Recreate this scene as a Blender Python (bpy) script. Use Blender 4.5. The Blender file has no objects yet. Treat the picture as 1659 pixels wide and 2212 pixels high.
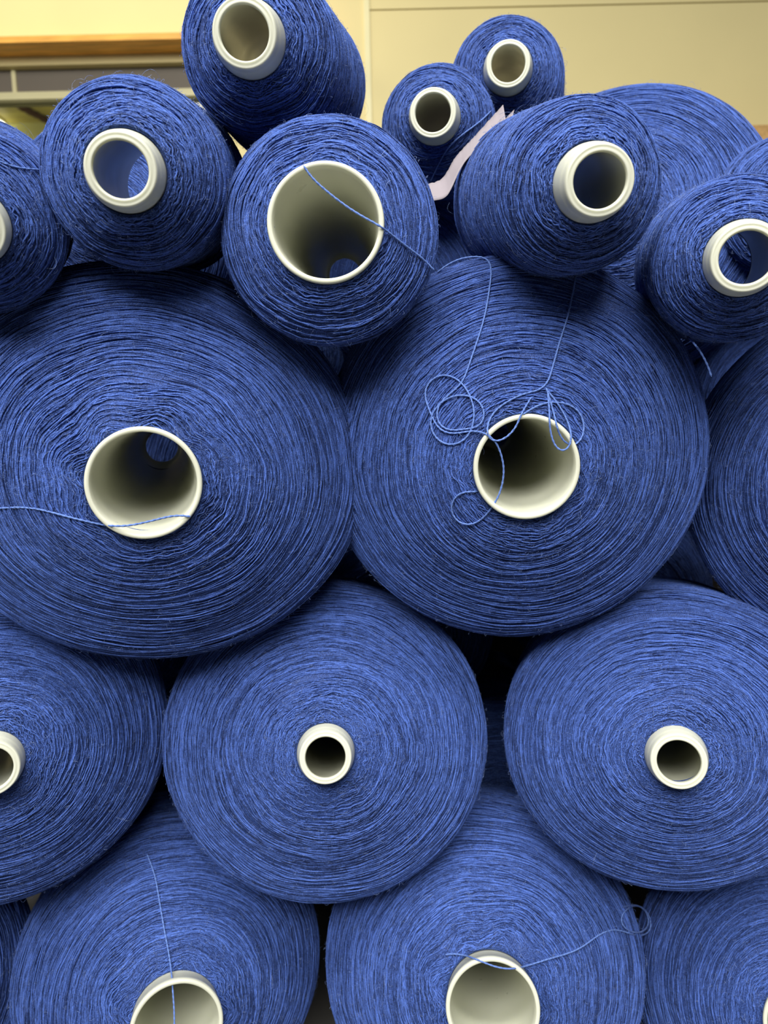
import bpy, math, random
import numpy as np
from mathutils import Vector, Matrix, Quaternion
from mathutils.bvhtree import BVHTree

S = bpy.context.scene
COL = S.collection
PI = math.pi

# ------------------------------------------------------------------ camera
FPX, CX, CY = 1662.0, 829.5, 1106.0
PITCH, ROLL = math.radians(-8.0), math.radians(-1.3)
CAM_Z = 0.545
cam_rot = (Matrix.Rotation(PI / 2 + PITCH, 3, 'X') @ Matrix.Rotation(ROLL, 3, 'Z'))
cam_loc = Vector((0, 0, CAM_Z))
cd = bpy.data.cameras.new('camera')
cam = bpy.data.objects.new('camera', cd)
COL.objects.link(cam)
cam.matrix_world = Matrix.Translation(cam_loc) @ cam_rot.to_4x4()
cd.sensor_fit = 'AUTO'
cd.sensor_width = 36.0
cd.lens = FPX * 36.0 / 2212.0
cd.clip_start = 0.02
cd.dof.use_dof = True
cd.dof.focus_distance = 0.46
cd.dof.aperture_fstop = 11.0
S.camera = cam


def P(px, py, d):
    """point seen at a photo pixel at optical depth d (metres)"""
    return cam_loc + cam_rot @ Vector(((px - CX) / FPX * d, -(py - CY) / FPX * d, -d))


def ray(px, py):
    return (cam_rot @ Vector(((px - CX) / FPX, -(py - CY) / FPX, -1.0))).normalized()


def on_plane_y(px, py, y):
    r = ray(px, py)
    return cam_loc + r * ((y - cam_loc.y) / r.y)


# ------------------------------------------------------------------ materials
def new_mat(name):
    m = bpy.data.materials.new(name)
    m.use_nodes = True
    nt = m.node_tree
    return m, nt, nt.nodes['Principled BSDF']


def lin(r, g, b):
    f = lambda c: (c / 255 / 12.92) if c / 255 <= .04045 else ((c / 255 + .055) / 1.055) ** 2.4
    return (f(r), f(g), f(b), 1.0)


def mat_yarn(name, dark, light):
    m, nt, b = new_mat(name)
    at = nt.nodes.new('ShaderNodeAttribute'); at.attribute_name = 'tint'
    tc = nt.nodes.new('ShaderNodeTexCoord')
    no = nt.nodes.new('ShaderNodeTexNoise'); no.inputs['Scale'].default_value = 1500
    no.inputs['Detail'].default_value = 3
    nt.links.new(tc.outputs['Object'], no.inputs['Vector'])
    ad = nt.nodes.new('ShaderNodeMath'); ad.operation = 'MULTIPLY_ADD'
    ad.inputs[1].default_value = 1.7; 
    nt.links.new(no.outputs['Fac'], ad.inputs[0]); 
    sub = nt.nodes.new('ShaderNodeMath'); sub.operation = 'SUBTRACT'; sub.inputs[1].default_value = 0.87
    nt.links.new(at.outputs['Fac'], sub.inputs[0]); nt.links.new(sub.outputs[0], ad.inputs[2])
    mx = nt.nodes.new('ShaderNodeMix'); mx.data_type = 'RGBA'
    mx.inputs['A'].default_value = dark; mx.inputs['B'].default_value = light
    nt.links.new(ad.outputs[0], mx.inputs['Factor'])
    nt.links.new(mx.outputs['Result'], b.inputs['Base Color'])
    b.inputs['Roughness'].default_value = 0.62
    b.inputs['Specular IOR Level'].default_value = 0.22
    b.inputs['Sheen Weight'].default_value = 0.12
    b.inputs['Sheen Roughness'].default_value = 0.4
    b.inputs['Sheen Tint'].default_value = (.45, .55, .95, 1)
    bp = nt.nodes.new('ShaderNodeBump'); bp.inputs['Strength'].default_value = 0.6
    bp.inputs['Distance'].default_value = 0.0006
    n2 = nt.nodes.new('ShaderNodeTexNoise'); n2.inputs['Scale'].default_value = 1800
    nt.links.new(tc.outputs['Object'], n2.inputs['Vector'])
    nt.links.new(n2.outputs['Fac'], bp.inputs['Height'])
    nt.links.new(bp.outputs['Normal'], b.inputs['Normal'])
    return m


M_YARN = mat_yarn('blue_wool_yarn', lin(25, 42, 88), lin(82, 114, 197))
M_FIBRE = mat_yarn('yarn_fibre', lin(84, 108, 178), lin(150, 170, 214))
M_THREAD = mat_yarn('loose_yarn', lin(74, 100, 164), lin(108, 138, 204))

M_TUBE, nt, b = new_mat('milky_plastic')
b.inputs['Base Color'].default_value = lin(206, 207, 189)
b.inputs['Roughness'].default_value = 0.32
b.inputs['Specular IOR Level'].default_value = 0.45
b.inputs['Subsurface Weight'].default_value = 0.35
b.inputs['Subsurface Radius'].default_value = (0.004, 0.004, 0.003)
b.inputs['Subsurface Scale'].default_value = 1.0
tc = nt.nodes.new('ShaderNodeTexCoord')
no = nt.nodes.new('ShaderNodeTexNoise'); no.inputs['Scale'].default_value = 60; no.inputs['Detail'].default_value = 4
nt.links.new(tc.outputs['Object'], no.inputs['Vector'])
cr = nt.nodes.new('ShaderNodeMapRange'); cr.inputs['To Min'].default_value = .22; cr.inputs['To Max'].default_value = .42
nt.links.new(no.outputs['Fac'], cr.inputs['Value']); nt.links.new(cr.outputs['Result'], b.inputs['Roughness'])


def mat_plain(name, col, rough=.7, noise=None, amount=.06, scale=(1, 1, 1), spec=.3):
    m, nt, b = new_mat(name)
    b.inputs['Roughness'].default_value = rough
    b.inputs['Specular IOR Level'].default_value = spec
    if noise:
        tc = nt.nodes.new('ShaderNodeTexCoord')
        mp = nt.nodes.new('ShaderNodeMapping'); mp.inputs['Scale'].default_value = scale
        no = nt.nodes.new('ShaderNodeTexNoise'); no.inputs['Scale'].default_value = noise; no.inputs['Detail'].default_value = 6
        nt.links.new(tc.outputs['Object'], mp.inputs['Vector']); nt.links.new(mp.outputs['Vector'], no.inputs['Vector'])
        mx = nt.nodes.new('ShaderNodeMix'); mx.data_type = 'RGBA'
        c = Vector(col[:3])
        mx.inputs['A'].default_value = (*(c * (1 - amount)), 1); mx.inputs['B'].default_value = (*(c * (1 + amount)), 1)
        mr = nt.nodes.new('ShaderNodeMapRange'); mr.inputs['From Min'].default_value = .3; mr.inputs['From Max'].default_value = .7
        nt.links.new(no.outputs['Fac'], mr.inputs['Value']); nt.links.new(mr.outputs['Result'], mx.inputs['Factor'])
        nt.links.new(mx.outputs['Result'], b.inputs['Base Color'])
    else:
        b.inputs['Base Color'].default_value = col
    return m


M_WALL = mat_plain('cream_painted_board', lin(232, 217, 158), .55, 3.0, .03)
M_TRIM = mat_plain('cream_gloss_trim', lin(236, 228, 178), .4, 8, .03)
M_WOOD = mat_plain('varnished_pine', lin(238, 176, 84), .4, 9, .28, (1, 12, 12))
M_DARK = mat_plain('smoky_transom_panel', lin(120, 112, 100), .5, 5, .06)
M_FLOOR = mat_plain('grey_concrete', lin(96, 94, 90), .8, 6, .2)
M_CEIL = mat_plain('olive_ceiling_boards', lin(178, 164, 84), .6, 4, .22, (1, 9, 1))
M_PIPE = mat_plain('dark_brown_conduit', lin(72, 46, 26), .5)
M_CHIP = mat_plain('raw_chipboard', lin(205, 164, 104), .85, 90, .3)
M_PAPER = mat_plain('thin_grey_paper', lin(140, 132, 137), .75, 40, .03)
M_PATCH = mat_plain('pale_sticker', lin(158, 158, 146), .6, 40, .03)
M_LAMP, nt, b = new_mat('lit_lamp_diffuser')
b.inputs['Base Color'].default_value = (.9, .9, .9, 1)
b.inputs['Emission Color'].default_value = (1, .97, .9, 1); b.inputs['Emission Strength'].default_value = 5
M_GLASS, nt, b = new_mat('window_glass')
tr = nt.nodes.new('ShaderNodeBsdfTransparent'); gl = nt.nodes.new('ShaderNodeBsdfGlossy'); gl.inputs['Roughness'].default_value = .02
fr = nt.nodes.new('ShaderNodeFresnel'); ms = nt.nodes.new('ShaderNodeMixShader')
tr.inputs['Color'].default_value = (.95, .97, .95, 1)
nt.links.new(fr.outputs[0], ms.inputs[0]); nt.links.new(tr.outputs[0], ms.inputs[1]); nt.links.new(gl.outputs[0], ms.inputs[2])
nt.links.new(ms.outputs[0], nt.nodes['Material Output'].inputs['Surface'])


# ------------------------------------------------------------------ mesh helpers
def mesh_np(name, verts, quads, mats, mat_idx=None, tint=None, smooth=True, tris=None):
    me = bpy.data.meshes.new(name)
    nq = len(quads)
    me.vertices.add(len(verts)); me.vertices.foreach_set('co', np.ascontiguousarray(verts, np.float32).ravel())
    me.loops.add(nq * 4); me.loops.foreach_set('vertex_index', np.ascontiguousarray(quads, np.int32).ravel())
    me.polygons.add(nq)
    me.polygons.foreach_set('loop_start', np.arange(0, nq * 4, 4, dtype=np.int32))
    if mat_idx is not None:
        me.polygons.foreach_set('material_index', np.ascontiguousarray(mat_idx, np.int32))
    me.polygons.foreach_set('use_smooth', np.full(nq, smooth, dtype=bool))
    for m in mats: me.materials.append(m)
    if tint is not None:
        a = me.attributes.new('tint', 'FLOAT', 'POINT'); a.data.foreach_set('value', np.ascontiguousarray(tint, np.float32))
    me.update(calc_edges=True)
    return me


def link(name, me, parent=None):
    o = bpy.data.objects.new(name, me); COL.objects.link(o)
    if parent is not None: o.parent = parent
    return o


def lathe_arrays(rs, zs, n, closed=False):
    rs, zs = np.asarray(rs, float), np.asarray(zs, float)
    k = len(rs)
    th = np.arange(n) * 2 * PI / n
    v = np.stack([rs[:, None] * np.cos(th), rs[:, None] * np.sin(th), np.repeat(zs[:, None], n, 1)], -1).reshape(-1, 3)
    rows = k if closed else k - 1
    i, j = np.meshgrid(np.arange(rows), np.arange(n), indexing='ij')
    i2, j2 = (i + 1) % k, (j + 1) % n
    q = np.stack([i * n + j, i2 * n + j, i2 * n + j2, i * n + j2], -1).reshape(-1, 4)
    return v, q


def box_arrays(x0, x1, y0, y1, z0, z1):
    v = np.array([(x, y, z) for z in (z0, z1) for y in (y0, y1) for x in (x0, x1)], float)
    q = np.array([(0, 2, 3, 1), (4, 5, 7, 6), (0, 1, 5, 4), (2, 6, 7, 3), (0, 4, 6, 2), (1, 3, 7, 5)])
    return v, q


def tube_mesh(name, pts, rad, mat, sides=7):
    """round tube along a smooth 3-D path"""
    p = np.asarray(pts, float)
    # Catmull-Rom resample
    ext = np.vstack([2 * p[0] - p[1], p, 2 * p[-1] - p[-2]])
    out = []
    for i in range(len(p) - 1):
        a, b_, c, d = ext[i:i + 4]
        for t in np.linspace(0, 1, 7)[:-1]:
            out.append(.5 * (2 * b_ + (c - a) * t + (2 * a - 5 * b_ + 4 * c - d) * t * t + (3 * b_ - a - 3 * c + d) * t ** 3))
    out.append(p[-1]); c = np.array(out)
    t = np.gradient(c, axis=0); t /= np.linalg.norm(t, axis=1)[:, None] + 1e-12
    up = np.array([.2, -.9, .35]); n = np.cross(t, up); n /= np.linalg.norm(n, axis=1)[:, None] + 1e-12
    b_ = np.cross(t, n)
    ph = np.arange(sides) * 2 * PI / sides
    K = len(c)
    # two plies twisted round each other give the thread its lumpy outline
    tw = np.cumsum(np.r_[0, np.linalg.norm(np.diff(c, axis=0), axis=1)]) / .0032 * 2 * PI
    rr = rad * (1 + .22 * np.cos(2 * (ph[None, :] - tw[:, None] * .5)))
    rr[0] *= .3; rr[-1] *= .3
    v = c[:, None] + rr[..., None] * (n[:, None] * np.cos(ph)[None, :, None] + b_[:, None] * np.sin(ph)[None, :, None])
    v = v.reshape(-1, 3)
    i, j = np.meshgrid(np.arange(K - 1), np.arange(sides), indexing='ij')
    q = np.stack([i * sides + j, (i + 1) * sides + j, (i + 1) * sides + (j + 1) % sides, i * sides + (j + 1) % sides], -1).reshape(-1, 4)
    rng = np.random.default_rng(len(name) + K)
    return mesh_np(name, v, q, [mat], tint=np.repeat(np.clip(.5 + .25 * np.sin(tw), 0, 1), sides))


# ------------------------------------------------------------------ cone packages
L_TUBE = 0.235
R_BASE, R_NOSE = 0.031, 0.0185


def tube_r(kind, t):
    """outer radius of the plastic tube, t measured back from the front end"""
    f = np.clip(t / L_TUBE, 0, 1)
    return R_BASE + (R_NOSE - R_BASE) * f if kind == 'base' else R_NOSE + (R_BASE - R_NOSE) * f


KINDS = {
    #            front    R     protrude depth round  tube-taper growth, yarn length, face power
    'hugebase': ('base', .1365, .006, .047, .020, -.009, .200, 1.35),
    'midbase':  ('base', .121, .017, .046, .022, -.009, .200, 1.35),
    'bigbase':  ('base', .129, .006, .046, .020, -.009, .200, 1.35),
    'bignose':  ('nose', .117, .016, .036, .020, .009, .205, 1.45),
    'smallnose': ('nose', .046, .019, .018, .010, .0115, .200, 1.3),
    'smallbase': ('base', .0635, .004, .014, .012, -.010, .205, 1.2),
}


def profile(kind, protrude=None):
    front, R, pr, dep, rd, grow, ylen, pw = KINDS[kind]
    if protrude is not None: pr = protrude
    r0 = float(tube_r(front, pr)) + .0001
    pts = [(r0, pr + .004), (r0 + .0015, pr)]
    Rf = R - rd
    for u in np.linspace(0.06, 1, 26):
        r = r0 + (Rf - r0) * u
        pts.append((r, pr + dep * u ** pw))
    # rounded shoulder: quarter superellipse from the end of the face to the body
    slope = dep * pw / (Rf - r0)
    a0 = math.atan2(1, slope)            # face direction
    x0, t0 = pts[-1]
    for u in np.linspace(0.08, 1, 12):
        ang = u * PI / 2
        pts.append((x0 + rd * math.sin(ang) * 1.0, t0 + rd * slope * .55 * math.sin(ang) + rd * .9 * (1 - math.cos(ang))))
    xs, ts = pts[-1]
    tb = pr + ylen - .014
    for u in np.linspace(0.05, 1, 20):
        pts.append((xs + grow * u * (tb - ts) / .15, ts + (tb - ts) * u))
    xb = pts[-1][0]
    rb = float(tube_r(front, pr + ylen + .006))
    for u in np.linspace(.12, 1, 8):
        ang = u * PI / 2
        pts.append((xb - .014 * (1 - math.cos(ang)), tb + .014 * math.sin(ang)))
    pts.append((rb - .001, pr + ylen + .006))
    return np.array(pts)


def yarn_mesh(kind, seed, frac=.66, dens=1.0, fibres=5000):
    rng = np.random.default_rng(seed)
    front, R, pr, dep, rd, grow, ylen, pw = KINDS[kind]
    pf = profile(kind)
    big = R > .1
    # smooth resample by arc length
    ds = np.r_[0, np.cumsum(np.linalg.norm(np.diff(pf, axis=0), axis=1))]
    s_tot = ds[-1]
    ss = np.linspace(0, s_tot, 600)
    pr_r = np.interp(ss, ds, pf[:, 0]); pr_t = np.interp(ss, ds, pf[:, 1])
    dr, dt = np.gradient(pr_r, ss), np.gradient(pr_t, ss)
    ker = np.ones(15) / 15
    dr = np.convolve(np.pad(dr, 7, 'edge'), ker, 'valid'); dt = np.convolve(np.pad(dt, 7, 'edge'), ker, 'valid')
    ln = np.hypot(dr, dt) + 1e-9
    dr, dt = dr / ln, dt / ln
    nr, ntt = dt, -dr                      # outward normal (towards the front / outwards)

    # coherent waviness: neighbours wander together; stronger close to the tube
    waves = [(rng.integers(2, 9), rng.uniform(20, 120), rng.uniform(0, 6.28), rng.uniform(.0003, .0009)) for _ in range(5)] + \
            [(rng.integers(9, 30), rng.uniform(100, 500), rng.uniform(0, 6.28), rng.uniform(.00004, .00014)) for _ in range(8)]
    near = .014 if big else .010

    def field(th, s):
        w = np.zeros(np.broadcast(th, s).shape)
        for k, q, p0, a in waves:
            w += a * np.sin(k * th + q * s + p0)
        return w * (.55 + (1.7 if front == 'base' and big else .9) * np.exp(-s / near))

    bumps = [(rng.integers(1, 6), rng.uniform(40, 200), rng.uniform(0, 6.28)) for _ in range(6)]

    def hump(th, s):
        w = np.zeros(np.broadcast(th, s).shape)
        for k, q, p0 in bumps: w += np.sin(k * th + q * s + p0)
        return w * (.00016 if big else .00012)

    smin, smax = .001, s_tot * frac
    a0 = .00044
    pitch = a0 * 2 * .86
    turns = (smax - smin) / pitch * 1.6 * dens
    mean_len = 2.2
    n = int(turns * 2 * PI / mean_len)
    K = 92 if big else 56
    s0 = smin + (np.arange(n) + rng.uniform(0, 1, n)) / n * (smax - smin)
    s0 = rng.permutation(s0)
    th0 = rng.uniform(0, 2 * PI, n)
    dth = rng.uniform(1.0, 3.4, n)
    lam = np.linspace(0, 1, K)
    th = th0[:, None] + dth[:, None] * lam
    sl = rng.normal(0, .0034 if big else .0024, n)
    s = s0[:, None] + sl[:, None] * (th - th0[:, None] - dth[:, None] / 2)
    ind = np.zeros_like(s)
    for _ in range(3):
        ind += rng.uniform(.00008, .00028, (n, 1)) * np.sin(rng.uniform(5, 42, (n, 1)) * th + rng.uniform(0, 6.28, (n, 1)))
    ind *= (.8 + 1.5 * np.exp(-s / near))
    s = s + field(th, s) + ind
    s = np.clip(s, 0.0006, s_tot * .97)
    a = a0 * rng.uniform(.72, 1.18, n)[:, None] * (1 + .18 * np.sin(rng.uniform(20, 60, (n, 1)) * th + rng.uniform(0, 6.28, (n, 1))))
    lvl = rng.uniform(-1.9, 1.3, n)[:, None]
    h = a0 * lvl + a0 * .45 * np.sin(rng.uniform(3, 12, (n, 1)) * th + rng.uniform(0, 6.28, (n, 1))) + hump(th, s)
    edge = np.minimum(lam, 1 - lam)
    h = h - np.clip(1 - edge / .06, 0, 1)[None, :] * a0 * 2.2
    r = np.interp(s, ss, pr_r); t = np.interp(s, ss, pr_t)
    vr, vt = np.interp(s, ss, nr), np.interp(s, ss, ntt)
    tr_, tt_ = np.interp(s, ss, dr), np.interp(s, ss, dt)
    r = r + h * vr; t = t + h * vt
    c, sn = np.cos(th), np.sin(th)
    SD = 4
    ph = np.arange(SD) * 2 * PI / SD + PI / 4
    V = np.empty((n, K, SD, 3), np.float32)
    for k in range(SD):
        ca, sa = math.cos(ph[k]), math.sin(ph[k])
        rr = r + a * (ca * vr + sa * tr_); zz = t + a * (ca * vt + sa * tt_)
        V[:, :, k, 0] = rr * c; V[:, :, k, 1] = rr * sn; V[:, :, k, 2] = L_TUBE - zz
    base = (np.arange(n) * K * SD)[:, None, None]
    i = np.arange(K - 1)[None, :, None]; j = np.arange(SD)[None, None, :]
    Q = np.stack([base + i * SD + j, base + (i + 1) * SD + j, base + (i + 1) * SD + (j + 1) % SD, base + i * SD + (j + 1) % SD], -1).reshape(-1, 4)
    along = rng.normal(0, .13, (n, K)) + rng.normal(0, .10, (n, (K + 3) // 4)).repeat(4, 1)[:, :K]
    tint = np.repeat(np.clip(rng.normal(.5, .19, n)[:, None] + along, 0, 1), SD, axis=1).ravel()
    V = V.reshape(-1, 3)
    # core body
    bs = np.linspace(0, s_tot, 90)
    bv, bq = lathe_arrays(np.interp(bs, ss, pr_r) - .0012, L_TUBE - np.interp(bs, ss, pr_t), 112)
    bt = np.full(len(bv), .25)
    # fine fibres
    m, KF = fibres, 6
    fs = rng.uniform(.002, smax, m); ft = rng.uniform(0, 2 * PI, m)
    lu = np.linspace(0, 1, KF)[None, :]
    flen = (.0018 + .0065 * rng.uniform(0, 1, m) ** 3)[:, None]; ang = rng.uniform(0, 2 * PI, m)[:, None] + rng.normal(0, 1.1, m)[:, None] * lu
    lift_long = np.zeros((m, 1)); lift_long[:14] = rng.uniform(.002, .005, (14, 1)); flen[:14] = rng.uniform(.010, .018, (14, 1))
    rf = np.interp(fs, ss, pr_r)[:, None]
    sx = np.cumsum(np.cos(ang) * flen / KF, 1) - flen * 0; sy = np.cumsum(np.sin(ang) * flen / KF, 1)
    s_ = np.clip(fs[:, None] + sx, .0005, s_tot * .97); th_ = ft[:, None] + sy / rf
    lift = (.0002 + .0022 * rng.uniform(0, 1, m) ** 3)[:, None] + lift_long
    h_ = a0 * 1.6 + lift * np.sin(lu * PI * rng.uniform(.5, 1.0, m)[:, None])
    r_ = np.interp(s_, ss, pr_r) + h_ * np.interp(s_, ss, nr); t_ = np.interp(s_, ss, pr_t) + h_ * np.interp(s_, ss, ntt)
    cen = np.stack([r_ * np.cos(th_), r_ * np.sin(th_), L_TUBE - t_], -1)
    ra = rng.uniform(.00003, .00008, m)[:, None, None]
    offs = np.array([(1, 0, 0), (-.5, .87, .3), (-.5, -.87, -.3)])
    FV = (cen[:, :, None, :] + ra[..., None] * offs[None, None]).reshape(-1, 3)
    fb = (np.arange(m) * KF * 3)[:, None, None]; i = np.arange(KF - 1)[None, :, None]; j = np.arange(3)[None, None, :]
    FQ = np.stack([fb + i * 3 + j, fb + (i + 1) * 3 + j, fb + (i + 1) * 3 + (j + 1) % 3, fb + i * 3 + (j + 1) % 3], -1).reshape(-1, 4)
    ftint = np.repeat(rng.uniform(0, 1, m), KF * 3)
    n1, n2 = len(bv), len(bv) + len(V)
    verts = np.vstack([bv, V, FV]); quads = np.vstack([bq, Q + n1, FQ + n2])
    mi = np.r_[np.zeros(len(bq) + len(Q)), np.ones(len(FQ))]
    return mesh_np('yarn_' + kind, verts, quads, [M_YARN, M_FIBRE], mi, np.r_[bt, tint, ftint])


def tube_lathe(front):
    """conical plastic winding tube, z = L at the front"""
    L = L_TUBE
    wall = .0022
    base_r, nose_r = R_BASE, R_NOSE
    # written from the nose (q = 0) to the base (q = L)
    f = lambda q: nose_r + (base_r - nose_r) * q / L
    outer = [(.0138, -.0000), (.0146, .0005), (.0158, .0006), (.0163, .0003), (.0170, .0014), (.0174, .0030), (.0177, .0050), (.0180, .0064), (.0183, .0074),
             (.0186, .0090), (.0190, .0130), (.0193, .0150), (f(.019), .019)]
    outer += [(f(q), q) for q in np.linspace(.03, L - .006, 14)]
    outer += [(base_r + .0004, L - .005), (base_r + .0006, L - .002), (base_r + .0003, L - .0005)]
    rim = [(base_r - .0004, L), (base_r - wall + .0004, L), (base_r - wall - .0001, L - .0006)]
    inner = [(f(q) - wall - .0002, q) for q in np.linspace(L - .008, .05, 14)]
    inner += [(.0172, .026), (.0164, .014), (.0156, .0075), (.0142, .0045), (.0131, .0036), (.0129, .0028), (.0130, .0012), (.0134, .0003)]
    pts = outer + rim + inner
    rs = np.array([p[0] for p in pts]); q = np.array([p[1] for p in pts])
    zs = q if front == 'base' else L - q
    v, qd = lathe_arrays(rs, zs, 96, closed=True)
    if front == 'base': qd = qd[:, ::-1]
    return mesh_np('plastic_tube_' + front, v, qd, [M_TUBE])


TUBES = {k: tube_lathe(k) for k in ('base', 'nose')}
YARN = {
    ('bigbase', 0): yarn_mesh('bigbase', 1), ('bigbase', 1): yarn_mesh('bigbase', 2),
    ('hugebase', 0): yarn_mesh('hugebase', 10),
    ('midbase', 0): yarn_mesh('midbase', 9),
    ('bignose', 0): yarn_mesh('bignose', 3, .78), ('bignose', 1): yarn_mesh('bignose', 4, .78),
    ('smallnose', 0): yarn_mesh('smallnose', 5, .86, fibres=2200), ('smallnose', 1): yarn_mesh('smallnose', 6, .86, fibres=2200),
    ('smallnose', 2): yarn_mesh('smallnose', 7, .86, fibres=2200),
    ('smallbase', 0): yarn_mesh('smallbase', 8, .6, fibres=2200),
}
PROF = {k: profile(k) for k in KINDS}
BODY = {}


def shoulder_t(kind):
    p = PROF[kind]
    front, R, pr, dep, rd, *_ = KINDS[kind]
    return float(pr + dep + rd * .9)


def cone(key, kind, var, tip, d0, sh, Rpx, label, group, spin=0, dsh=None, ell=(1, 1), back=None):
    """a package fixed by where its tube mouth sits and where its yarn shoulder lies"""
    front = KINDS[kind][0]
    ts = shoulder_t(kind)
    p0 = P(*tip, d0)
    d1 = d0 + (dsh if dsh is not None else ts * .985)
    p1 = P(*sh, d1)
    ax = (p0 - p1).normalized()                   # towards the viewer
    if back is not None:
        ax = (p0 - P(*back, d0 + .231)).normalized()
    R = Rpx / FPX * d1
    q = Vector((0, 0, 1)).rotation_difference(ax)
    root = bpy.data.objects.new('yarn_cone', None)
    COL.objects.link(root)
    root.empty_display_size = .03
    root.rotation_mode = 'QUATERNION'
    root.rotation_quaternion = q @ Quaternion((0, 0, 1), spin)
    root.location = p0 - ax * L_TUBE
    root['label'] = label; root['category'] = 'yarn cone'; root['group'] = group
    y = link('yarn', YARN[(kind, var)], root)
    k = R / KINDS[kind][1]
    y.scale = (k * ell[0], k * ell[1], 1)
    link('plastic_tube', TUBES[front], root)
    BODY[key] = dict(root=root, kind=kind, k=k, R=R, mw=Matrix.Translation(root.location) @ root.rotation_quaternion.to_matrix().to_4x4())
    return root


FR = 'large yarn cones in the front of the stack'
TOP = 'small yarn cones lying on top of the stack'
BK = 'yarn cones in the second layer of the stack'

# --- front stack, large packages
cone('A', 'hugebase', 0, (311, 1045), .426, (327, 1012), 456,
     'large blue yarn cone with a wide tube mouth crossed low down by one thread', FR, ell=(1.04, .945))
cone('B', 'bigbase', 1, (1138, 1010), .456, (1110, 981), 416,
     'large blue yarn cone with a tangle of loose thread around its wide tube mouth', FR, ell=(1, 1.0))
cone('C', 'bigbase', 0, (1900, 1050), .46, (1903, 1042), 402,
     'large blue yarn cone cut off at the right edge, right of the tangled thread', FR, 2.6)
cone('D', 'bignose', 0, (-22, 1662), .47, (-5, 1592), 358,
     'blue yarn cone at the left edge whose narrow white nose is cut in half', FR, 2.0)
cone('E', 'bignose', 1, (703, 1637), .500, (706, 1596), 352,
     'large blue yarn cone with a narrow white nose, in the middle of the third row', FR, ell=(1, .965))
cone('F', 'bignose', 0, (1467, 1646), .480, (1442, 1594), 353,
     'large blue yarn cone with a narrow white nose under the tangled-thread cone on the right', FR, ell=(1, .90))
cone('G', 'midbase', 0, (382, 2222), .530, (374, 2098), 324,
     'blue yarn cone in the bottom row with a straight thread running down into its tube', FR, 2.2)
cone('H', 'midbase', 0, (1065, 2180), .515, (1046, 2082), 346,
     'bottom row blue yarn cone with a thread across its tube ending in a coil', FR, 5.0)
cone('I', 'bigbase', 1, (1760, 2230), .52, (1731, 2145), 345,
     'blue yarn cone at the bottom right corner without visible tube', FR, 3.7)
cone('J', 'bigbase', 0, (-320, 2230), .53, (-295, 2140), 338,
     'blue yarn cone showing only a sliver at the bottom left corner', FR, 1.0)

# --- small packages on top
cone('K', 'smallnose', 1, (-72, 493), .37, (-60, 480), 191,
     'small blue yarn cone at the left edge with half its white nose cut off', TOP, .5)
cone('L', 'smallnose', 0, (260, 366), .370, (290, 379), 193,
     'small blue yarn cone on top at the left, white nose in front of the window', TOP, 1.9)
cone('M', 'smallnose', 2, (527, 70), .405, (560, 101), 168,
     'topmost small blue yarn cone, its top edge cut off by the picture', TOP, 3.0, back=(642, 205))
cone('N', 'smallbase', 0, (703, 481), .412, (708, 499), 235,
     'small blue yarn cone showing its wide open tube with a thread slanting across', TOP, ell=(1, 1.02), back=(746, 594))
cone('O', 'smallnose', 1, (935, 243), .565, (945, 270), 121,
     'small blue yarn cone behind the grey paper slip, lower of the rear pair', TOP, 4.1)
cone('P', 'smallnose', 0, (1098, 137), .600, (1096, 168), 120,
     'small blue yarn cone farthest back at the top, higher of the rear pair', TOP, 5.2)
cone('Q', 'smallnose', 2, (1297, 390), .378, (1262, 392), 180,
     'small blue yarn cone tilted so its long side shows, right of the paper slip', TOP, .2, back=(1130, 436))
cone('R', 'smallnose', 1, (1613, 556), .388, (1590, 561), 172,
     'small blue yarn cone at the right edge with a white nose', TOP, 2.4)
# --- second layer
cone('S', 'bigbase', 1, (1326, 445), .63, (1345, 503), 309,
     'big domed blue yarn cone behind the tilted small cone at the upper right', BK, .9)
cone('T', 'smallnose', 0, (1765, 405), .57, (1705, 437), 143,
     'blue yarn cone peeking out at the right edge beside the chipboard', BK, .9)


def cone_at(key, kind, var, tip_w, R, label, group, spin=0, ax=(0, -1, 0)):
    ax = Vector(ax).normalized()
    root = bpy.data.objects.new('yarn_cone', None)
    COL.objects.link(root)
    root.empty_display_size = .03
    root.rotation_mode = 'QUATERNION'
    root.rotation_quaternion = Vector((0, 0, 1)).rotation_difference(ax) @ Quaternion((0, 0, 1), spin)
    root.location = Vector(tip_w) - ax * L_TUBE
    root['label'] = label; root['category'] = 'yarn cone'; root['group'] = group
    y = link('yarn', YARN[(kind, var)], root)
    k = R / KINDS[kind][1]
    y.scale = (k, k, 1)
    link('plastic_tube', TUBES[KINDS[kind][0]], root)
    BODY[key] = dict(root=root, kind=kind, k=k, R=R, mw=Matrix.Translation(root.location) @ root.rotation_quaternion.to_matrix().to_4x4())


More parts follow.
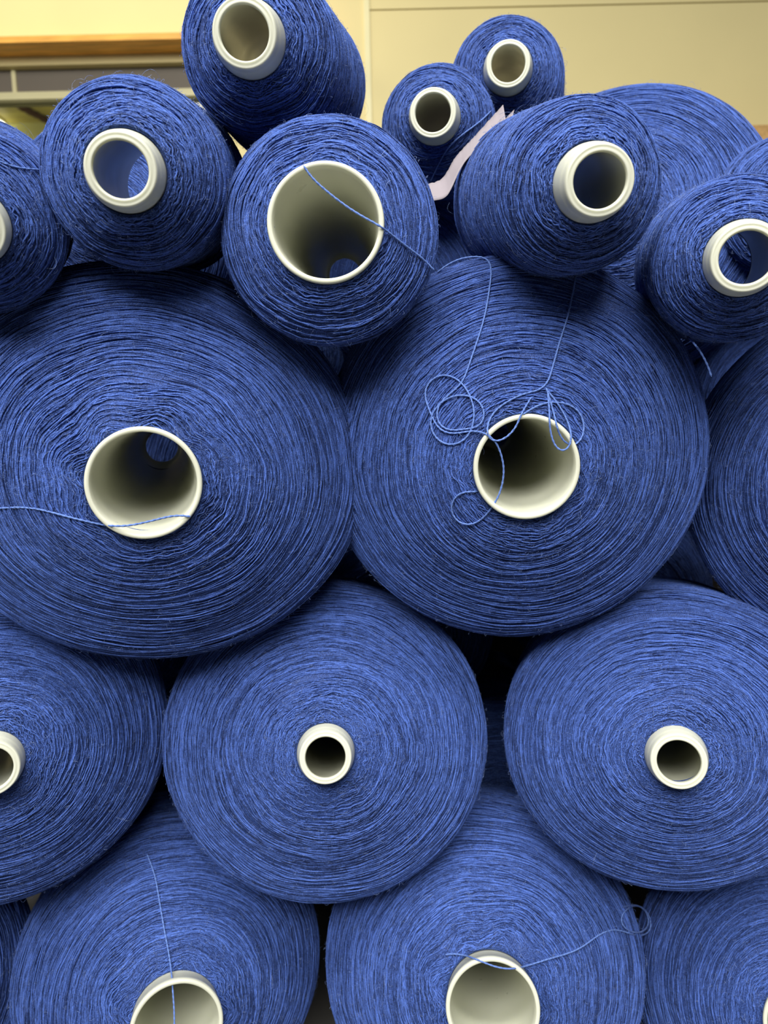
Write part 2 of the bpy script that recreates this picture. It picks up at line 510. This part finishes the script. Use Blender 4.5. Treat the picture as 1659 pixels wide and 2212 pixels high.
# --- second layer, inferred cones added to close the gaps between the front packages
SECOND = [
    (.015, .200, .094, 'shaded blue yarn cone in the dark gap below the grey paper slip'),
    (-.232, .235, .105, 'shaded blue yarn cone behind the small cone at the upper left'),
    (.38, .090, .104, 'shaded blue yarn cone behind the right edge small cone'),
    (.09, .045, .100, 'shaded blue yarn cone behind the tangled-thread cone'),
    (-.14, .030, .100, 'shaded blue yarn cone behind the left large cone'),
    (.015, -.130, .100, 'shaded blue yarn cone in the dark gap right of the third row middle cone'),
    (-.25, -.130, .095, 'shaded blue yarn cone in the dark gap below the left large cone'),
    (.24, -.100, .105, 'shaded blue yarn cone in the dark gap between the two right large cones'),
    (-.345, -.300, .103, 'shaded blue yarn cone in the dark gap at the lower left'),
    (-.09, -.305, .103, 'shaded blue yarn cone in the dark gap between the two bottom row tubes'),
    (.115, -.305, .103, 'shaded blue yarn cone in the dark gap above the coiled thread cone'),
    (.32, -.305, .103, 'shaded blue yarn cone in the dark gap beside the coiled thread'),
    (-.082, .140, .046, 'added small blue yarn cone closing the gap under the wide open cone'),  # filler cone, added to hide the lit board behind this gap
]
for i, (x, y, R, lab) in enumerate(SECOND):
    d = .665 if i == 0 else .606 if i == 1 else .68 if y > -.05 else .735
    cone_at('b%d' % i, 'bignose' if R > .06 else 'smallnose', i % 2, P(CX + x / d * FPX, CY - y / d * FPX, d), R, lab, BK, i * 1.3)


# ------------------------------------------------------------------ loose threads
def solid_bvh(b):
    front = KINDS[b['kind']][0]
    pf = PROF[b['kind']]
    v, q = lathe_arrays(pf[:, 0] * b['k'], L_TUBE - pf[:, 1], 96)
    tv = [Vector(x) for x in v]; polys = [tuple(int(i) for i in x) for x in q]
    t = TUBES[front]; off = len(tv)
    tv += [v_.co.copy() for v_ in t.vertices]
    polys += [tuple(off + i for i in p.vertices) for p in t.polygons]
    return BVHTree.FromPolygons([b['mw'] @ x for x in tv], polys)


def thread(key, pts, rad=.00057, off=.0016, also=(), depth=None, wob=.0):
    b = BODY[key]
    bv = [(solid_bvh(b), b)] + [(solid_bvh(BODY[k]), BODY[k]) for k in also]
    raw = []
    # subdivide the traced path so that it hugs the surface
    fine = []
    for (x0, y0), (x1, y1) in zip(pts[:-1], pts[1:]):
        n = max(1, int(math.hypot(x1 - x0, y1 - y0) / 14))
        fine += [(x0 + (x1 - x0) * i / n, y0 + (y1 - y0) * i / n) for i in range(n)]
    fine.append(pts[-1])
    P_ = np.array(fine, float)
    if len(pts) > 4:      # round the corners of the traced polyline
        for _ in range(2):
            P_[1:-1] = (P_[:-2] + 2 * P_[1:-1] + P_[2:]) / 4
    res = []
    for x, y in P_:
        r = ray(x, y); best = None
        for tree, bb in bv:
            loc, nrm, idx, dist = tree.ray_cast(cam_loc, r)
            if loc is None: continue
            lp = bb['mw'].inverted() @ loc
            rad_l = math.hypot(lp.x, lp.y); t_l = L_TUBE - lp.z
            inside = rad_l < float(tube_r(KINDS[bb['kind']][0], max(t_l, 0))) - .0012 and t_l > .0015
            if best is None or dist < best[0]: best = (dist, inside)
        if best is None: res.append((r, depth))
        else: res.append((r, None if best[1] else best[0] - off))
    ds = np.array([np.nan if d is None else d for _, d in res], float)
    ok = ~np.isnan(ds)
    if ok.any(): ds[~ok] = np.interp(np.flatnonzero(~ok), np.flatnonzero(ok), ds[ok])
    for _ in range(2):
        ds[1:-1] = np.minimum(ds[1:-1], (ds[:-2] + 2 * ds[1:-1] + ds[2:]) / 4)
    w = [cam_loc + r * float(d) for (r, _), d in zip(res, ds)]
    inv = b['mw'].inverted()
    me = tube_mesh('loose_thread', [inv @ p for p in w], rad, M_THREAD)
    o = link('loose_thread', me, b['root'])
    return o


thread('A', [(-12, 1099), (30, 1096), (60, 1096), (100, 1103), (140, 1115), (190, 1127), (225, 1135), (262, 1138), (300, 1132),
             (340, 1122), (370, 1114), (395, 1111), (412, 1116)])
thread('B', [(945, 588), (965, 570), (985, 560), (1010, 554), (1035, 552), (1055, 556), (1062, 566), (1062, 590), (1055, 640), (1047, 685), (1030, 740),
             (1014, 785), (1003, 820), (985, 842), (965, 855), (945, 875), (938, 900), (945, 920), (965, 933), (1000, 927),
             (1030, 925), (1045, 917), (1050, 895), (1045, 875), (1020, 855), (985, 851), (960, 860), (932, 890), (925, 910),
             (930, 935), (945, 955), (965, 966), (990, 962), (1015, 940), (1024, 910), (1025, 880), (1012, 845), (1000, 825),
             (980, 812), (950, 808), (928, 816), (915, 840), (920, 868), (935, 905), (948, 930), (970, 941), (1005, 932), (1040, 929),
             (1062, 942), (1078, 965), (1088, 1000), (1089, 1030), (1080, 1070), (1060, 1100), (1040, 1125), (1010, 1138),
             (985, 1133), (973, 1110), (975, 1080), (990, 1063), (1032, 1062)])
thread('B', [(1248, 572), (1240, 620), (1225, 690), (1208, 740), (1195, 790), (1180, 838), (1160, 845), (1130, 850), (1100, 865),
             (1068, 885), (1055, 905), (1050, 935), (1055, 955), (1075, 960), (1095, 945), (1115, 925), (1125, 895), (1148, 858)])
thread('B', [(1180, 838), (1190, 870), (1200, 905), (1205, 935), (1215, 955), (1230, 967), (1250, 965), (1262, 945), (1264, 920),
             (1255, 893), (1235, 873), (1210, 868), (1180, 869), (1150, 880), (1130, 895)])
thread('B', [(1181, 842), (1205, 870), (1225, 905), (1237, 940), (1236, 965), (1222, 980), (1205, 975), (1192, 950), (1186, 925),
             (1188, 890), (1183, 850)])
thread('G', [(318, 1846), (335, 1890), (345, 1950), (355, 2010), (365, 2060), (372, 2112), (372, 2130), (376, 2170), (377, 2230)])
thread('H', [(962, 2062), (980, 2057), (1005, 2062), (1025, 2070), (1050, 2082), (1070, 2090), (1095, 2095), (1125, 2091), (1150, 2083),
             (1180, 2073), (1215, 2063), (1240, 2058), (1260, 2045), (1285, 2025), (1310, 2010), (1330, 2004), (1345, 2010),
             (1365, 2020), (1385, 2026), (1405, 2020), (1413, 2000), (1405, 1975), (1390, 1955), (1375, 1950), (1350, 1960),
             (1336, 1980), (1337, 1998), (1355, 2015), (1382, 2022), (1400, 2012), (1407, 1990), (1400, 1970), (1386, 1953),
             (1365, 1949), (1345, 1960)], also=('I',))
thread('N', [(655, 357), (665, 378), (685, 395), (720, 425), (757, 452), (790, 472), (822, 488), (850, 510), (885, 538), (910, 555), (938, 584)])
thread('O', [(1062, 238), (1040, 262), (1005, 285), (970, 315), (955, 340), (930, 392)], rad=.00055)
thread('K', [(-10, 346), (30, 360), (55, 364), (86, 367)], rad=.00045)
thread('R', [(1484, 726), (1500, 740), (1512, 757), (1524, 776), (1533, 798), (1537, 814)], depth=.50)

# ------------------------------------------------------------------ paper slip between the cones
top = [(918, 399), (929, 397), (945, 393), (958, 384), (967, 370), (978, 348), (992, 330), (1010, 311), (1030, 290), (1052, 265), (1075, 240), (1087, 227)]
bot = [(928, 436), (940, 433), (955, 431), (967, 423), (978, 402), (990, 374), (1004, 350), (1026, 326), (1052, 312), (1078, 302), (1092, 296), (1098, 288)]
rng = np.random.default_rng(11)


def resample(pl, n):
    p = np.array(pl, float); s = np.r_[0, np.cumsum(np.linalg.norm(np.diff(p, axis=0), axis=1))]
    u = np.linspace(0, s[-1], n)
    return np.stack([np.interp(u, s, p[:, 0]), np.interp(u, s, p[:, 1])], -1)


def sheet(name, tp, bt, d_top, d_bot, th, mat, teeth=0.0, nv=6):
    n = 60
    T, B_ = resample(tp, n), resample(bt, n)
    for _ in range(3):
        T[1:-1] = (T[:-2] + 2 * T[1:-1] + T[2:]) / 4; B_[1:-1] = (B_[:-2] + 2 * B_[1:-1] + B_[2:]) / 4
    if teeth:
        T[:, 1] += rng.uniform(-teeth, teeth, n)
    g = []
    for i in range(n):
        for j in range(nv):
            f = j / (nv - 1)
            x, y = T[i] * (1 - f) + B_[i] * f
            g.append(P(x, y, d_top + (d_bot - d_top) * f))
    g = np.array([tuple(v) for v in g])
    nrm = (cam_rot @ Vector((-.3, .25, 1))).normalized()
    vb = g + np.array(nrm) * th
    N = len(g)
    v = np.vstack([g, vb]); q = []
    for i in range(n - 1):
        for j in range(nv - 1):
            a = i * nv + j
            q.append((a, a + 1, a + nv + 1, a + nv)); q.append((N + a, N + a + nv, N + a + nv + 1, N + a + 1))
    for i in range(n - 1):
        a = i * nv; q.append((a, a + nv, N + a + nv, N + a))
        a = i * nv + nv - 1; q.append((a, N + a, N + a + nv, a + nv))
    for j in range(nv - 1):
        a = j; q.append((a, N + a, N + a + 1, a + 1))
        a = (n - 1) * nv + j; q.append((a, a + 1, N + a + 1, N + a))
    return mesh_np(name, v, np.array(q), [mat])


slip = link('paper_slip', sheet('paper_slip', top, bot, .545, .535, .00025, M_PAPER, .9))
slip['label'] = 'folded grey paper slip tucked between the small cones above the open tube'
slip['category'] = 'paper'
back = link('rear_sheet', sheet('rear_sheet', [(1062, 290), (1080, 270), (1096, 252), (1111, 237)], [(1075, 315), (1090, 305), (1099, 292), (1101, 280)],
                                .549, .541, .00025, M_PAPER), slip)
st = link('sticker', sheet('sticker', [(1012, 332), (1040, 308), (1066, 284), (1083, 272)], [(1018, 340), (1045, 322), (1070, 306), (1089, 294)], .5405, .5355, .00018, M_PATCH), slip)
st['label'] = 'pale greenish sticker'

# ------------------------------------------------------------------ setting
low = min((b['mw'].translation + (b['mw'].to_3x3() @ Vector((0, 0, 1))) * (L_TUBE - shoulder_t(b['kind']))).z - b['R']
          for k, b in BODY.items() if k in 'GHIJ')
FLOOR_Z = low - .004
print('floor at', FLOOR_Z)
YW = 2.4


def struct(name, arrays, mat, smooth=False, parent=None):
    vs, qs, o_ = [], [], 0
    for v, q in arrays:
        vs.append(v); qs.append(q + o_); o_ += len(v)
    o = link(name, mesh_np(name, np.vstack(vs), np.vstack(qs), [mat], smooth=smooth), parent)
    if parent is None: o['kind'] = 'structure'
    return o


def wz(px, py, y=YW): return on_plane_y(px, py, y).z
def wx(px, py, y=YW): return on_plane_y(px, py, y).x


WTOP = FLOOR_Z + 3.0
x_open = wx(478, 200)
x_bat = wx(795, 90)
z_head = wz(200, 138)          # bottom of the cream header = top of the opening
z_crack = wz(1150, 14)
z_sill = FLOOR_Z + .95
g = .002
struct('wall_back', [box_arrays(-2.6, x_open, YW, YW + .12, z_head, WTOP),
                     box_arrays(-2.6, x_open, YW, YW + .12, FLOOR_Z, z_sill),
                     box_arrays(x_open, x_bat - .006, YW, YW + .12, FLOOR_Z, WTOP),
                     box_arrays(x_bat + .006, 2.6, YW, YW + .12, FLOOR_Z, z_crack - g),
                     box_arrays(x_bat + .006, 2.6, YW, YW + .12, z_crack + g, WTOP),
                     box_arrays(x_bat - .02, 2.6, YW + .02, YW + .13, FLOOR_Z, WTOP)], M_WALL)
struct('trim_1', [box_arrays(x_bat - .010, x_bat + .006, YW - .005, YW + .02, FLOOR_Z, WTOP)], M_TRIM)
# timber ledge over the window
yl = YW - .085
z_lt, z_lb = wz(200, 74, yl), wz(200, 88, yl)
struct('trim_2', [box_arrays(-2.6, x_open + .35, yl, YW, z_lb, z_lt)], M_WOOD)
# the window: dark transom panel, rail, glass
z_r1, z_r0 = wz(200, 192), wz(200, 208)
win = struct('window_1', [box_arrays(-2.6, x_open, YW + .01, YW + .07, z_r0, z_r1),
                          box_arrays(x_open - .04, x_open, YW + .01, YW + .07, z_sill, z_r0),
                          box_arrays(-2.6, x_open, YW - .02, YW + .09, z_sill - .03, z_sill + .02)], M_TRIM)
xm = wx(22, 175)
struct('transom_panel', [box_arrays(-2.6, xm - .006, YW + .03, YW + .05, z_r1, z_head), box_arrays(xm + .006, x_open, YW + .03, YW + .05, z_r1, z_head)], M_DARK, parent=win)
struct('glazing_bar', [box_arrays(xm - .006, xm + .006, YW + .024, YW + .055, z_r1, z_head)], M_TRIM, parent=win)
struct('window_glass', [box_arrays(-2.6, x_open - .04, YW + .036, YW + .042, z_sill + .02, z_r0)], M_GLASS, parent=win)
struct('floor', [box_arrays(-2.6, 2.6, -3, 6.2, FLOOR_Z - .1, FLOOR_Z)], M_FLOOR)
# unseen dark board, added behind the stack to stop light leaking through the gaps
ybd = 1.06
struct('added_back_board', [box_arrays(-.62, .75, ybd, ybd + .02, FLOOR_Z, on_plane_y(85, 352, ybd).z)], mat_plain('dark_gap_backing', lin(36, 31, 27), .8, 6, .2, (1, 1, 8)))
# room behind the window
z_c2 = FLOOR_Z + 2.75
struct('ceiling', [box_arrays(-4.2, 2.6, YW + .14, 6.2, z_c2, z_c2 + .1)], M_CEIL)
struct('wall_far', [box_arrays(-4.2, 2.6, 6.2, 6.3, FLOOR_Z, z_c2 + .1)], mat_plain('pale_green_wall', lin(196, 192, 120), .7, 3, .05))


def hit_ceiling(px, py, z):
    r = ray(px, py); return cam_loc + r * ((z - cam_loc.z) / r.z)


a_, b_ = hit_ceiling(20, 218, z_c2 - .03), hit_ceiling(115, 268, z_c2 - .03)
pp = [a_ + (b_ - a_) * f for f in (-.6, -.3, 0, .35, .7, 1, 1.6, 2.4)]
pipe = link('ceiling_pipe', tube_mesh('ceiling_pipe', pp, .022, M_PIPE, 12))
pipe['label'] = 'dark brown pipe slanting along the ceiling seen through the window'; pipe['category'] = 'pipe'
lp = hit_ceiling(-4, 262, z_c2 - .02)
lamp = bpy.data.objects.new('ceiling_lamp', None); COL.objects.link(lamp)
lamp.location = (lp.x - .16, lp.y, z_c2)
lamp['label'] = 'white lit lamp seen through the window at the left edge'; lamp['category'] = 'lamp'
v, q = lathe_arrays([.001, .10, .19, .2, .2, .001], [-.10, -.095, -.07, -.05, -.03, -.03], 40)
link('diffuser', mesh_np('diffuser', v, q, [M_LAMP]), lamp)
v, q = lathe_arrays([.001, .19, .2, .2, .001], [-.031, -.031, -.02, -.001, -.001], 40)
link('housing', mesh_np('housing', v, q, [M_TRIM]), lamp)
# chipboard leaning behind the stack
yb = 2.2
zt = wz(1630, 270, yb); xl = wx(1572, 285, yb)
v, q = box_arrays(xl, xl + .7, yb, yb + .022, FLOOR_Z, zt)
cb = link('chipboard_panel', mesh_np('chipboard_panel', v, q, [M_CHIP], smooth=False))
cb['label'] = 'tan chipboard panel standing against the cream wall at the right edge'; cb['category'] = 'board'

# ------------------------------------------------------------------ light
def area(name, loc, target, sx, sy, power, col):
    d = bpy.data.lights.new(name, 'AREA'); d.shape = 'RECTANGLE'; d.size = sx; d.size_y = sy; d.energy = power; d.color = col
    o = bpy.data.objects.new(name, d); COL.objects.link(o); o.location = loc
    d.spread = math.radians(130)
    o.rotation_euler = (Vector(target) - Vector(loc)).to_track_quat('-Z', 'Y').to_euler()
    return o


area('ceiling_light', (-.05, -.35, 2.4), (.05, .5, .5), 2.2, .4, 33, (1, .98, .93))
area('ceiling_light_rear', (-.35, -1.5, 2.15), (.05, .5, .5), 2.2, .9, 56, (1, .985, .95))
area('wall_light', (-1.1, 1.75, 2.5), (-.9, 2.4, 1.5), 2.0, .25, 11.5, (1, .93, .76))
area('next_room_light', (-1.5, 4.2, 1.0), (-1.5, 4.3, 3), 1.5, 1.5, 30, (1, .95, .75))
w = bpy.data.worlds.new('world'); S.world = w; w.use_nodes = True
w.node_tree.nodes['Background'].inputs['Color'].default_value = (.82, .88, 1, 1)
w.node_tree.nodes['Background'].inputs['Strength'].default_value = .08

S.view_settings.view_transform = 'Standard'
S.view_settings.look = 'None'
S.view_settings.gamma = 1.0
S.view_settings.exposure = 0.0
S.view_settings.use_curve_mapping = False
S.cycles.use_denoising = True
S.cycles.max_bounces = 6
S.cycles.use_adaptive_sampling = True
S.cycles.adaptive_threshold = 0.025
